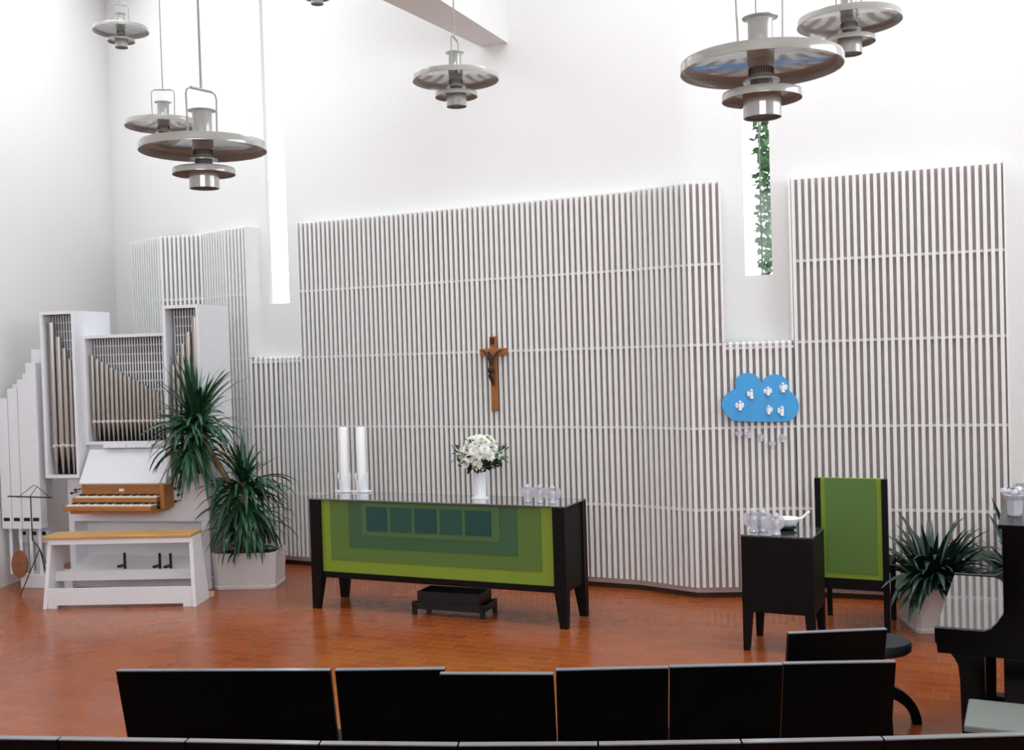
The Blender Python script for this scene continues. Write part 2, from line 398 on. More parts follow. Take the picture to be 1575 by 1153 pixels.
MB().box(.1, W-.1, D-.04, D-.02, .27, HT-.014).build('back_panel', M_blackwood, al)
MB().box(.012, W-.012, .04, D-.012, HT-.03, HT-.013).build('top_board', M_blackwood, al)
MB().box(0, W, 0, D, HT-.012, HT).build('glass_top', M_glasstop, al, bevel=.002)
fx = lambda px: (px-493)/(848-493)*(W-.20)+.10
zf = lambda f: .315 + (HT-.015-.315)*f
MB().box(.10, W-.10, .030, .036, .315, HT-.014).build('fabric_panel', M_green1, al)
MB().box(fx(508), fx(830), .0255, .029, zf(.17), HT-.016).build('fabric_layer', M_green2, al)
MB().box(fx(539), fx(797), .0215, .0245, zf(.36), HT-.02).build('fabric_layer', M_green3, al)
MB().box(fx(561), fx(772), .0175, .0205, zf(.53), HT-.024).build('fabric_layer', M_green4, al)
for k, (x0, x1) in enumerate(((569, 602), (607, 640), (645, 679), (684, 717), (722, 760))):
    tag(MB().box(fx(x0), fx(x1), .013, .0165, zf(.60), zf(.93)).build('fabric_square', (M_teal, M_teal2, M_teal, M_teal2, M_teal)[k], al))
AXW = al.matrix_basis
def on_altar(px, py): return PZ(px, py, HT)
# tray under altar
ta, tb = PZ(634, 945), PZ(744, 953)
tw = (tb-ta).length; t = thing('planter_tray', 'black plastic trough on short feet lying under the altar table', 'trough', (ta.x, ta.y, 0), uv_frame(ta, tb))
g = MB(); x0, x1, y0, y1 = .04, tw-.04, .02, .26
g.hexa([(x0+.02,y0+.02,.05),(x1-.02,y0+.02,.05),(x1-.02,y1-.02,.05),(x0+.02,y1-.02,.05)], [(x0,y0,.075),(x1,y0,.075),(x1,y1,.075),(x0,y1,.075)])
for a_, b_, c_, d_ in ((x0,x1,y0,y0+.015),(x0,x1,y1-.015,y1),(x0,x0+.015,y0,y1),(x1-.015,x1,y0,y1)): g.box(a_, b_, c_, d_, .07, .19)
g.build('trough', M_plastic, t, bevel=.004)
g = MB(); g.box(.0, tw, .0, .02, .05, .10); g.box(0, tw, .26, .28, .05, .10); g.box(0, .02, 0, .28, .05, .10); g.box(tw-.02, tw, 0, .28, .05, .10); g.build('stand_frame', M_plastic, t, bevel=.003)
for x in (0, tw-.035):
    for y in (0, .25): MB().box(x, x+.035, y, y+.03, 0, .11).build('foot', M_plastic, t, bevel=.003)
# candles
def candle(px, py, lab):
    p = on_altar(px, py)
    h = thing('candle_holder', lab[0], 'candle holder', p, rz, 'candle holders on the altar')
    MB().box(-.078, .078, -.05, .05, 0, .014).build('base_plate', M_cloth, h, bevel=.004)
    g = MB()
    n = 24; vs = []; fs = []
    for k in range(n+1):
        an = 2*PI*k/n; hh = .085 + .085*abs(math.cos(an))**1.5
        for r_ in (.052, .046):
            vs += [(r_*math.cos(an), r_*math.sin(an), .014), ((r_+.006)*math.cos(an), (r_+.006)*math.sin(an), hh)]
    for k in range(n):
        a = k*4; b = a+4; fs += [(a, b, b+1, a+1), (a+2, a+3, b+3, b+2), (a+1, b+1, b+3, a+3)]
    g.add(vs, fs); g.build('cup', M_cloth, h, smooth=True)
    c = thing('candle', lab[1], 'candle', p + Vector((0, 0, .0145)), 0, 'tall altar candles')
    MB().lathe([(0,0),(.037,0),(.037,.545),(.033,.55),(0,.545)], 28).build('wax', M_candle, c, smooth=True)
    MB().tube([(0,0,.545),(.001,0,.562)], .0015, 6).build('wick', M_dark, c)
candle(531, 756, ('white folded ceramic candle holder at the left end of the altar, outer one', 'tall thick white candle nearest the left end of the altar'))
candle(557.5, 756.5, ('white folded ceramic candle holder on the altar, the one nearer the vase', 'tall thick white candle on the altar, nearer the flower vase'))
# vase and bouquet
vp = on_altar(739, 766)
v = thing('flower_vase', 'white cylindrical vase on a flat foot holding the white flowers', 'vase', vp)
MB().lathe([(0,0),(.072,0),(.072,.010),(.052,.016),(.050,.02),(.055,.215),(.049,.215),(.045,.03),(0,.03)], 32).build('body', M_cloth, v, smooth=True)
bq = thing('flower_bouquet', 'round bunch of white flowers with green leaves standing in the vase', 'flowers', vp + Vector((0,0,.19)))
bq.scale = (1.25, 1.2, 1.15)
g = MB()
for k in range(10):
    an = 2*PI*k/10; g.tube([(0.02*math.cos(an), .02*math.sin(an), -.15), (.03*math.cos(an), .03*math.sin(an), .02), (.09*math.cos(an), .09*math.sin(an), .14)], .003, 5)
g.build('stems', M_fold, bq)
def leafset(g, c, n, rmin, rmax, l, wd, zr=(-.3, 1)):
    for k in range(n):
        an = random.uniform(0, 2*PI); zc = random.uniform(*zr); r = random.uniform(rmin, rmax); q = math.sqrt(max(0, 1-min(1, abs(zc))**2))
        dr = Vector((math.cos(an)*q, math.sin(an)*q, zc)).normalized(); p = Vector(c) + dr*r
        d2 = (dr + Vector((random.uniform(-.6,.6), random.uniform(-.6,.6), random.uniform(-.6,.6)))).normalized(); sd = d2.cross(Vector((random.random()-.5, random.random()-.5, 1))).normalized()*wd
        up = sd.cross(d2).normalized()*wd*.35
        g.add([p, p+d2*l*.35+sd+up, p+d2*l*.7+sd*.8+up, p+d2*l, p+d2*l*.7-sd*.8+up, p+d2*l*.35-sd+up, p+d2*l*.4, p+d2*l*.7], [(0,1,6),(1,2,7,6),(2,3,7),(0,6,5),(6,7,4,5),(7,3,4)])
g = MB(); leafset(g, (0,0,.07), 170, .02, .115, .055, .012, (-.25, .45)); g.build('dark_leaves', M_fold, bq)
g = MB(); leafset(g, (0,0,.13), 60, .05, .13, .055, .014, (0, .9)); leafset(g, (.12,0,.13), 34, .02, .055, .05, .010, (-1, 1)); leafset(g, (-.13,0,.15), 10, .0, .05, .045, .010, (-1, 1)); g.build('bright_leaves', M_fol, bq)
flow = []
def blossom(c, dr, r):
    g = MB(); dr = Vector(dr).normalized(); q = dr.to_track_quat('Z', 'Y').to_matrix()
    for lay in range(4):
        n = 16 - lay*2; el = .15 + lay*.32; rr = r*(1-.17*lay)
        for k in range(n):
            an = 2*PI*(k+.5*lay)/n + random.uniform(-.08, .08)
            u = Vector((math.cos(an), math.sin(an), 0)); t_ = Vector((-math.sin(an), math.cos(an), 0)); wv = rr*.15
            f = lambda a, h_: u*a*math.cos(el) + Vector((0,0,1))*(a*math.sin(el)+h_)
            pts = [f(rr*.15, 0)-t_*wv*.4, f(rr*.6, -.002)-t_*wv, f(rr, 0), f(rr*.6, -.002)+t_*wv, f(rr*.15, 0)+t_*wv*.4]
            g.add([Vector(c) + q @ p for p in pts], [(0,1,2,3,4)])
    return g
hd = [(.02,-.07,.255),(-.045,-.05,.25),(.115,-.04,.145),(-.10,-.01,.19),(.04,-.115,.19),(-.03,-.11,.18),(.08,-.03,.24),(-.075,-.06,.19),(-.02,-.085,.225),(.045,-.08,.235),(.09,-.05,.20),(-.105,-.03,.145),(-.055,-.10,.13),(.01,-.115,.15),(.07,-.10,.14),(.0,-.03,.265),(.06,-.01,.26),(-.06,.0,.235),(.11,0.0,.17),(-.01,-.11,.085),(-.085,-.075,.095),(.03,.06,.24),(-.08,.06,.18),(.09,.06,.19)]
for p in hd:
    dr = Vector((p[0], p[1]-.02, (p[2]-.08)*.9)); o = blossom(p, dr, random.uniform(.038, .048)).build('blossom', M_white, bq)
    c = Vector(p) + dr.normalized()*.012; MB().sphere(c, .008, 8).build('blossom_centre', M_yellow, o)
# glass angels
def angel(name, label, loc, h=.14, rz_=0, group='glass angels', tilt=None, m_=None):
    m_ = m_ or M_crystal
    t = thing(name, label, 'figurine', loc, rz_, group)
    g = MB(); g.lathe([(0,0),(.17*h,0),(.20*h,.03*h),(.13*h,.3*h),(.16*h,.5*h),(.13*h,.64*h),(.05*h,.70*h),(0,.70*h)], 16); g.build('gown', m_, t, smooth=True)
    MB().sphere((0,0,.83*h), .145*h, 14).build('head', m_, t, smooth=True)
    for s_ in (-1, 1):
        pts = [(s_*.06*h, .06*h, .36*h), (s_*.24*h, .10*h, .20*h), (s_*.38*h, .12*h, .30*h), (s_*.44*h, .12*h, .52*h), (s_*.40*h, .12*h, .74*h), (s_*.26*h, .10*h, .80*h), (s_*.12*h, .08*h, .70*h)]
        MB().prism(pts, (0, .045*h, 0)).build('wing', m_, t, bevel=.01*h)
    return t
A0 = angel('glass_angel', 'small clear glass angel on the altar, the one nearest the vase', on_altar(812, 772), .145, rz, 'glass angels on the altar')
dup(A0, on_altar(831, 773), rz+.3, 'small clear glass angel on the altar, middle one of the three', (.93,.93,1.02))
dup(A0, on_altar(850, 774), rz-.2, 'small clear glass angel on the altar, the one nearest its right end', (1.02,1.02,1.02))
# ------------------------------------------------------------------ cross
cs = hit(761, PTH[6], PTH[7]); nn = -nrm(PTH[6], PTH[7])
rzc = uv_frame(PTH[6].to_3d(), PTH[7].to_3d())
top = PY(757, 517, cs.y-.03); bot = PY(763, 632, cs.y-.03)
cr = thing('wall_cross', 'wooden cross with a dark metal figure hung on the slats above the altar', 'cross', (cs.x+nn.x*.004, cs.y+nn.y*.004, bot.z), rzc)
CHh = top.z-bot.z; cz = CHh*.79
MB().box(-.033, .033, -.026, -.002, 0, CHh).build('upright', M_cross, cr, bevel=.003)
MB().box(-.135, .135, -.031, -.004, cz-.033, cz+.033).build('crossbar', M_cross, cr, bevel=.003)
MB().box(-.026, .020, -.031, -.0262, CHh-.075, CHh-.012).build('title_plate', M_bronze, cr, bevel=.001)
MB().tube([(0,-.012,CHh),(.0,-.006,CHh+.022),(.0,-.012,CHh+.002)], .002, 6).build('hanging_ring', M_brass, cr)
y_ = -.052
pts = [(-.012,y_,cz-.165),(-.012,y_,cz-.115),(-.006,y_-.006,cz-.06),(-.006,y_-.004,cz-.032),(-.022,y_-.012,cz-.008),(-.024,y_-.014,cz+.014),
       (-.05,y_+.002,cz-.022),(-.085,y_+.004,cz+.008),(-.118,y_+.012,cz+.02),(.035,y_+.002,cz-.022),(.07,y_+.004,cz+.006),(.10,y_+.012,cz+.02),
       (-.024,y_-.01,cz-.22),(-.004,y_+.006,cz-.285),(.0,y_+.004,cz-.31),(.004,y_-.012,cz-.225),(.006,y_+.004,cz-.29),(.006,y_+.002,cz-.312)]
edg = [(0,1),(1,2),(2,3),(3,4),(4,5),(2,6),(6,7),(7,8),(2,9),(9,10),(10,11),(0,12),(12,13),(13,14),(0,15),(15,16),(16,17)]
rad = [.021,.018,.023,.009,.012,.014,.010,.008,.006,.010,.008,.006,.013,.008,.007,.012,.008,.007]
sk = skin('metal_figure', M_bronze, pts, edg, rad, cr)
g = MB(); g.lathe([(.022,-.03),(.030,-.01),(.028,.02),(.02,.024)], 12, (-.010, y_, cz-.165)); g.build('loincloth', M_bronze, sk, smooth=True)
# ------------------------------------------------------------------ cloud
cw = (PTH[8]+PTH[9])/2; YC = cw.y-.045
cp = [(230,510),(180,470),(150,420),(148,370),(175,325),(215,295),(250,275),(245,225),(265,190),(300,168),(345,160),(385,172),(415,195),(440,232),(465,200),(500,178),(540,170),(585,180),(620,205),(640,245),(640,290),(680,320),(705,360),(715,410),(705,455),(675,495),(630,518),(560,522),(400,520),(300,518)]
cpx = lambda x, y, Y=YC: PY(1080+x/4.803, 540+y/4.803, Y)
sharp = {6, 13, 20}
o0 = cpx(430, 350)
cl = thing('blue_cloud', 'blue cut-out cloud hung on the slats above the small table', 'decoration', o0)
poly = []
n = len(cp)
for i in range(n):
    P0, P1, P2, P3 = [Vector(cp[(i+k-1) % n]) for k in range(4)]
    if i in sharp: P0 = P1
    if (i+1) % n in sharp: P3 = P2
    for s_ in range(4):
        t_ = s_/4; poly.append(.5*((2*P1)+(P2-P0)*t_+(2*P0-5*P1+4*P2-P3)*t_*t_+(3*P1-P0-3*P2+P3)*t_**3))
pl = [cpx(p.x, p.y)-o0 for p in poly]
MB().prism([(p.x, 0, p.z) for p in pl], (0, .012, 0)).build('card', M_blue, cl)
MB().box(-.12, .12, .012, .03, -.02, .02).build('mounting_block', M_slat, cl)
labs = ['lowest on its left side', 'upper left of the cloud', 'upper middle of the cloud', 'near its upper right edge', 'lower middle of the cloud', 'near its lower right edge']
ch0 = None
for (x, y), l_ in zip([(280,405),(365,320),(487,295),(597,272),(492,435),(590,445)], labs):
    p = cpx(x, y, YC-.012) - Vector((0,0,.035))
    lab = 'small white angel charm stuck on the blue cloud, ' + l_
    if ch0 is None: ch0 = angel('angel_charm', lab, p, .082, 0, 'white angel charms on the cloud', m_=M_cloth)
    else: dup(ch0, p, random.uniform(-.5,.5), lab, (random.uniform(.9,1.1), 1, random.uniform(.85,1.1)))
hang = None
hl = ['first from the left, faint', 'second from the left', 'third from the left, catching the light', 'lowest one', 'rightmost and apart from the rest']
for (x, y), l_ in zip([(275,615),(347,615),(435,637),(522,690),(595,645)], hl):
    p = cpx(x, y, YC) - Vector((0,0,.03)); lab = 'clear plastic charm on a thread below the cloud, ' + l_
    if hang is None:
        hang = angel('hanging_charm', lab, p, .07, 0, 'clear charms hanging below the cloud')
        MB().tube([(0,0,.068),(0,.003,.16)], .0008, 5).build('thread', M_thread, hang)
    else: dup(hang, p, random.uniform(-.6,.6), lab)
# ------------------------------------------------------------------ small side table
a, b = PZ(1141, 1000), PZ(1252, 1003); b = Vector((a.x+.50, a.y+.03, 0)); rzs = uv_frame(a, b)
sh = .80
tl, tr2, rr2 = PZ(1139, 822, sh), PZ(1250, 827, sh), PZ(1268, 808, sh)
sw = (tr2-tl).length; rzs = uv_frame(tl, tr2); sd_ = .44; a = Vector((tl.x, tl.y, 0)); print('table', sw, rzs, (rr2-tr2), a)
st = thing('side_table', 'small square black side table in front of the green chair', 'table', a, rzs)
for (x, y) in ((0,0),(sw,0),(0,sd_),(sw,sd_)):
    sx = 1 if x == 0 else -1; sy = 1 if y == 0 else -1
    q = lambda w_: (sorted((x, x+sx*w_)), sorted((y, y+sy*w_)))
    (a0,a1),(b0,b1) = q(.042); (c0,c1),(d0,d1) = q(.065)
    MB().hexa([(a0,b0,0),(a1,b0,0),(a1,b1,0),(a0,b1,0)], [(c0,d0,.27),(c1,d0,.27),(c1,d1,.27),(c0,d1,.27)]).build('leg', M_blackwood, st, bevel=.002)
g = MB(); g.box(0, sw, 0, sd_, .27, sh-.012); g.build('cabinet', M_blackwood, st, bevel=.003)
MB().box(0, sw, 0, sd_, sh-.012, sh).build('glass_top', M_glasstop, st, bevel=.002)
on_st = lambda px, py: PZ(px, py, sh)
dup(A0, on_st(1160, 818), .2, 'larger clear glass angel at the left end of the small side table', (1.1,1.1,1.2), 'glass angels on the side table')
dup(A0, on_st(1174, 817), -.3, 'clear glass angel on the side table, second from its left', (1.0,1.0,1.12), 'glass angels on the side table')
dup(A0, on_st(1194, 822), .1, 'clear glass angel on the side table, right beside the white bowl', (1.1,1.1,1.08), 'glass angels on the side table')
np_ = on_st(1184, 811)
t = thing('folded_napkin', 'folded white paper napkin between the glass angels on the side table', 'napkin', np_)
MB().hexa([(-.06,-.02,0),(.06,-.03,0),(.05,.04,0),(-.05,.03,0)], [(-.055,0,.085),(.055,.0,.06),(.045,.012,.06),(-.045,.012,.085)]).build('paper', M_cloth, t, bevel=.003)
bp_ = on_st(1211, 815)
t = thing('black_dish', 'black oval dish under the white bowl on the side table', 'dish', bp_)
MB().lathe([(0,0),(.045,0),(.068,.022),(.064,.024),(.042,.006),(0,.006)], 28).build('dish', M_black, t, smooth=True)
t = thing('white_bowl', 'white scoop-shaped bowl with a curved handle on the side table', 'bowl', bp_ + Vector((0,0,.0245))); t.scale = (1.15, 1.1, 1.1)
MB().lathe([(0,0),(.03,.0),(.06,.02),(.078,.055),(.074,.057),(.056,.024),(.0,.006)], 32).build('bowl', M_cloth, t, smooth=True)
MB().tube([(.072,0,.045),(.095,0,.055),(.118,-.0,.078),(.14,0,.092)], [.012,.008,.008,.007], 10).build('handle', M_cloth, t, smooth=True)
# ------------------------------------------------------------------ green chair, seen from behind
a, b = PZ(1262, 966), PZ(1364, 963); sg = 209.0
gw = (1363-1257)/209; a = Vector((a.x-.02, a.y, 0))
gc = thing('green_chair', 'high-backed black chair with a green fabric back, by the slatted wall', 'chair', a, rzs)
for x in (0, gw-.04):
    MB().box(x, x+.04, 0, .055, 0, 1.11).build('back_post', M_blackwood, gc, bevel=.002)
    MB().box(x+.002, x+.038, .42, .46, 0, .43).build('leg', M_blackwood, gc, bevel=.002)
MB().box(.04, gw-.04, .01, .045, .30, .38).build('back_rail', M_blackwood, gc, bevel=.002)
MB().box(.0, gw, .055, .50, .42, .48).build('seat', M_blackwood, gc, bevel=.008)
MB().box(.04, gw-.04, .012, .034, .38, 1.115).build('fabric_back', M_green1, gc, bevel=.002)
MB().box(.075, gw-.075, .006, .0115, .42, 1.112).build('fabric_layer', M_green2, gc)
# ------------------------------------------------------------------ plants
def blades(g, c, n, L, wd, el=(.2, 1.4), droop=.9, az=(0, 2*PI), r0=.02, spread=0, segs=8, bend=1.0, prof=None):
    for k in range(n):
        an = random.uniform(*az); e0 = random.uniform(*el); l = L*random.uniform(.72, 1.08); wl = wd*random.uniform(.8, 1.2)
        p = Vector(c) + Vector((math.cos(an), math.sin(an), 0))*r0 + Vector((random.uniform(-1,1), random.uniform(-1,1), random.uniform(-1,1)))*spread
        e = e0; tw = random.uniform(-.5, .5); pts = []; dz = droop*random.uniform(.6, 1.3)*bend
        for s_ in range(segs+1):
            t_ = s_/segs; dirv = Vector((math.cos(an)*math.cos(e), math.sin(an)*math.cos(e), math.sin(e)))
            sv = Vector((-math.sin(an), math.cos(an), 0)); upv = dirv.cross(sv)*-1
            sv = (sv*math.cos(tw) + upv*math.sin(tw)); ww = wl*(prof(t_) if prof else (min(1, .55+t_*2.2) * (1-t_)**.55)) + .0006
            pts.append((p.copy(), sv*ww, dirv.cross(sv)*ww*.3)); p += dirv*(l/segs); e -= dz*(2.0/segs)*math.cos(max(-1.35, min(1.35, e)))*(.4+t_*1.2)
            an += random.uniform(-.02, .02)
        vs = []; 
        for q, sv, u in pts: vs += [q-sv-u, q, q+sv-u]
        fs = []
        for s_ in range(segs): i = s_*3; fs += [(i,i+1,i+4,i+3),(i+1,i+2,i+5,i+4)]
        g.add(vs, fs)
pa, pb = PZ(323, 910), PZ(414, 909)
YP = pa.y + .27
yp = thing('yucca_planter', 'white trough planter on the floor right of the organ, holding the tall yucca', 'planter', ((pa.x+pb.x)/2+.03, YP, 0), -.06)
def potmesh(wx, wy, h, ch=.10, tp=.90):
    def ring(f, z): 
        x, y, c = wx*f, wy*f, ch*f
        return [(-x+c,-y,z),(x-c,-y,z),(x,-y+c,z),(x,y-c,z),(x-c,y,z),(-x+c,y,z),(-x,y-c,z),(-x,-y+c,z)]
    R = [ring(tp, 0), ring(tp+.01, .03), ring(tp-.01, .032), ring(1, h), ring(.95, h), ring(.93, h-.05)]
    vs = sum(R, []); fs = [(i*8+k, i*8+(k+1)%8, (i+1)*8+(k+1)%8, (i+1)*8+k) for i in range(5) for k in range(8)]; fs += [tuple(range(8))[::-1]]
    return MB().add(vs, fs), ring(.94, h-.04)
g, rg = potmesh(.30, .22, .335, .05, .96); g.build('pot', M_pot, yp, bevel=.004)
MB().add(rg, [tuple(range(8))]).build('soil', M_soil, yp)
yc = thing('yucca_plant', 'tall yucca with two drooping crowns of long green leaves, in front of the slats', 'plant', (yp.location.x, YP, .29))
base = Vector(yc.location)
c1 = PY(300, 645, YP-.33) - base; c2 = PY(374, 740, YP-.08) - base; c3 = PY(395, 800, YP+.06) - base
g = MB(); g.tube([(-.05,0,0),(-.06,0,.3),(-.13,-.02,.62),(c1.x+.12,c1.y,c1.z-.28),c1], [.034,.03,.028,.026,.02], 10); g.build('stem', M_trunk, yc, smooth=True)
g = MB(); g.tube([(.02,-.02,0),(.0,-.03,.25),(c2.x,c2.y,c2.z)], [.05,.042,.03], 10); g.build('stem', M_trunk, yc, smooth=True)
g = MB()
blades(g, c1, 48, .60, .024, (.75, 1.5), .5, r0=.01, spread=.03)
blades(g, c1-Vector((0,0,.07)), 90, .50, .025, (-.15, .9), 1.0, r0=.02, spread=.06)
blades(g, c1-Vector((0,0,.22)), 90, .48, .025, (-1.2, .2), .9, r0=.02, spread=.07)
g.build('leaf_crown', M_leaf, yc, smooth=True)
g = MB()
blades(g, c2, 36, .42, .024, (.7, 1.5), .6, r0=.01, spread=.03)
blades(g, c2-Vector((0,0,.08)), 80, .54, .024, (-.2, .8), 1.1, r0=.02, spread=.06)
blades(g, c2-Vector((0,0,.22)), 80, .48, .024, (-1.2, .1), .9, r0=.03, spread=.07)
blades(g, c2-Vector((-.08,0,.34)), 50, .42, .022, (-.6, .5), 1.3, r0=.03, spread=.06)
g.build('leaf_crown', M_leaf, yc, smooth=True)
g = MB(); blades(g, (.0,-.03,.05), 40, .30, .016, (.2, 1.3), .9, r0=.08, spread=.05); blades(g, (.0,-.12,.22), 26, .46, .022, (-.2, .9), 1.8, az=(PI*.9, PI*2.1), r0=.08, spread=.05); g.build('low_leaves', M_leaf, yc, smooth=True)
g = MB(); blades(g, (-.12,-.12,.06), 5, .28, .012, (.6, 1.2), 1.5, az=(2.6, 4.0)); blades(g, c1-Vector((-.16,.0,.28)), 4, .25, .012, (-.9, -.2), .4, az=(-1.0, .3)); g.build('dry_leaves', M_deck, yc, smooth=True)
# right planter
q0 = PZ(1413, 977)
rp = thing('leafy_planter', 'white square planter on the floor between the green chair and the piano', 'planter', (q0.x+.215, q0.y+.26, 0), -.06)
g, rg = potmesh(.21, .25, .325, .03, .92); g.build('pot', M_pot, rp, bevel=.004); MB().add(rg, [tuple(range(8))]).build('soil', M_soil, rp)
lp = thing('leafy_plant', 'dark arching leafy plant in the planter beside the green chair', 'plant', (rp.location.x, rp.location.y, .285))
broad = lambda t_: max(.02, math.sin(min(1, t_*.96+.06)*PI)**.7)
g = MB(); blades(g, (0,0,0), 110, .56, .024, (.4, 1.35), .85, az=(PI*1.12, PI*2.8), r0=.05, spread=.05, prof=broad)
blades(g, (-.03,-.08,.02), 50, .56, .022, (.2, 1.0), .95, az=(PI*1.18, PI*1.7), r0=.05, spread=.03, prof=broad); g.build('leaves', M_leafd, lp, smooth=True)
rp2 = dup(rp, (rp.location.x+.66, rp.location.y+.02, 0), .05, 'white square planter half hidden behind the piano')
lp2 = thing('leafy_plant', 'dark leafy plant rising behind the piano, right of the arching one', 'plant', (rp2.location.x, rp2.location.y, .285))
g = MB(); blades(g, (0,-.06,0), 60, .60, .034, (.6, 1.4), .65, r0=.05, spread=.04, prof=broad); g.build('leaves', M_leafd, lp2, smooth=True)
# ------------------------------------------------------------------ organ
oa = Vector((-4.45, 10.215, 0)); ob = Vector((-2.85, 9.88, 0)); OW = (ob-oa).length; rzo = uv_frame(oa, ob)
og = thing('pipe_organ', 'white pipe organ with two towers, metal pipes and a wooden keydesk', 'organ', oa, rzo)
T0, T1, T2, T3 = 0.0, .36, 1.27, OW
def framebox(x0, x1, z0, z1, d0, d1, fr=.03, nm='tower_case'):
    g = MB(); g.box(x0, x1, d0, d0+.03, z0, z0+fr); g.box(x0, x1, d0, d0+.03, z1-fr, z1)
    g.box(x0, x0+fr, d0, d0+.03, z0+fr, z1-fr); g.box(x1-fr, x1, d0, d0+.03, z0+fr, z1-fr)
    g.box(x0, x0+.02, d0+.03, d1, z0, z1); g.box(x1-.02, x1, d0+.03, d1, z0, z1); g.box(x0+.02, x1-.02, d0+.03, d1, z1-.02, z1); g.box(x0+.02, x1-.02, d0+.03, d1, z0, z0+.02)
    g.box(x0+.02, x1-.02, d1-.02, d1, z0+.02, z1-.02); return g.build(nm, M_organ, og)
def grille(x0, x1, z0, z1, y):
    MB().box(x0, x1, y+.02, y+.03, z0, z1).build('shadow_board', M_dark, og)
    g = MB(); x = x0+.008
    while x < x1-.01: g.box(x, x+.013, y, y+.01, z0, z1); x += .0285
    z = z1-.08
    while z > z0: g.box(x0, x1, y+.01, y+.014, z, z+.012); z -= .085
    g.build('grille', M_grille, og)
def pipe(x, y, zb, zm, zt, r):
    g = MB(); g.lathe([(.006, zb), (r*.35, zb+.02), (r, zm-.005), (r, zm+.0), (r*.97, zm+.02), (r, zm+.045), (r, zt), (r*.9, zt), (r*.9, zt-.05)], 16, (x, y, 0))
    p = g.build('organ_pipe', M_pipe, og, smooth=True)
    m_ = MB(); m_.lathe([(r*1.03, zm-.012), (r*1.06, zm), (r*1.03, zm+.014)], 16, (x, y, 0)); m_.build('pipe_mouth', M_mouth, p, smooth=True)
framebox(T0, T1, 1.045, 2.62, 0, .60); grille(T0+.03, T1-.03, 1.9, 2.59, .14)
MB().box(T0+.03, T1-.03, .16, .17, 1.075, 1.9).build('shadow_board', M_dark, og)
framebox(T2, T3, 1.045, 2.63, 0, .60); grille(T2+.03, T3-.03, 1.9, 2.60, .14)
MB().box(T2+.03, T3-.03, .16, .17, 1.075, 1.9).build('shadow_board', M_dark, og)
framebox(T1, T2, 1.345, 2.385, .12, .60, nm='centre_case'); grille(T1+.03, T2-.03, 1.6, 2.355, .25)
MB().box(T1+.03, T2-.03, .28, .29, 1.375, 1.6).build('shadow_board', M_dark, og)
tops = [2.518, 2.38, 2.27, 2.167, 2.085]; xs = [.075, .145, .205, .26, .308]; rs = [.031, .030, .026, .022, .019]
for x, z, r in zip(xs, tops, rs): pipe(T0+x, .07, 1.075, 1.345, z, r)
for x, z, r in zip(xs, tops, rs): pipe(T3-x, .07, 1.075, 1.345, z, r)
x = T1+.055; k = 0; NP = 19
for k in range(NP):
    f = k/(NP-1); sp = .052 - .016*f; zt = 2.195 - .425*(f**.85) ; pipe(x, .19, 1.375, 1.56, zt, sp*.43); x += sp*.985
# lower case
g = MB(); g.box(.16, OW-.02, .10, .58, .62, 1.045); g.box(.16, .22, .10, .58, .10, .62); g.box(OW-.10, OW-.02, .10, .58, .0, .62); g.box(.16, OW-.02, .30, .58, .10, .62)
g.box(T1+.0, T2, .16, .58, 1.045, 1.345); g.box(.10, OW+.0, .06, .60, 0, .10)
g.build('lower_case', M_organ, og, bevel=.004)
MB().hexa([(.22,-.04,.14),(OW-.10,-.04,.14),(OW-.10,.30,.12),(.22,.30,.12)], [(.22,-.04,.17),(OW-.10,-.04,.17),(OW-.10,.30,.26),(.22,.30,.26)]).build('toe_board', M_organ, og)
for x_ in (.78, 1.14, 1.25):
    g = MB(); g.box(x_, x_+.02, -.0, .02, .19, .34); g.box(x_-.01, x_+.03, -.09, .0, .22, .24); g.build('pedal', M_steel, og, bevel=.003)
MB().hexa([(T1+.03,-.06,1.0),(T2+.01,-.06,1.0),(T2+.01,-.04,.985),(T1+.03,-.04,.985)], [(T1+.03,.13,1.30),(T2+.01,.13,1.30),(T2+.01,.15,1.29),(T1+.03,.15,1.29)]).build('music_desk', M_organ, og)
g = MB(); 
for x0 in (T1+.03, T2-.008): g.add([(x0,-.05,.985),(x0,.155,.985),(x0,.155,1.30),(x0+.018,-.05,.985),(x0+.018,.155,.985),(x0+.018,.155,1.30)], [(0,1,2),(3,5,4),(0,3,4,1),(1,4,5,2),(0,2,5,3)])
g.build('desk_cheek', M_organ, og)
g = MB(); g.box(.56, .80, .085, .115, 1.315, 1.345); g.box(.81, 1.06, .085, .115, 1.315, 1.345); g.build('desk_light', M_cloth, og, bevel=.005)
MB().box(T1+.03, T2-.02, -.02, .01, .84, .985).build('keydesk_board', M_oak, og, bevel=.003)
MB().box(.78, .83, -.0245, -.0205, .92, .945).build('name_plate', M_cloth, og)
g = MB(); g.box(T2-.045, T2+.0, -.08, .10, .76, .99); g.build('key_cheek', M_oak, og, bevel=.006)
def keyboard(x0, x1, y0, y1, z):
    MB().box(x0-.03, x1, y0-.012, y1, z-.055, z-.012).build('key_slip', M_oak, og, bevel=.004)
    kb = MB(); n_ = 33; w_ = (x1-x0)/n_
    for k in range(n_): kb.box(x0+k*w_+.0008, x0+(k+1)*w_-.0008, y0, y1, z-.012, z)
    kb = kb.build('keyboard', M_key, og)
    s_ = MB()
    for k in range(n_-1):
        if k % 7 in (0, 1, 3, 4, 5): s_.box(x0+(k+1)*w_-.006, x0+(k+1)*w_+.006, y0+.045, y1, z, z+.010)
    s_.build('sharp_keys', M_dark, kb)
keyboard(T1+.03, T2-.05, -.12, -.02, .885); keyboard(T1+.0, T2-.05, -.22, -.12, .82)
MB().box(T1+.02, T2-.05, -.20, .1, .735, .765).build('key_bed', M_oak, og, bevel=.004)
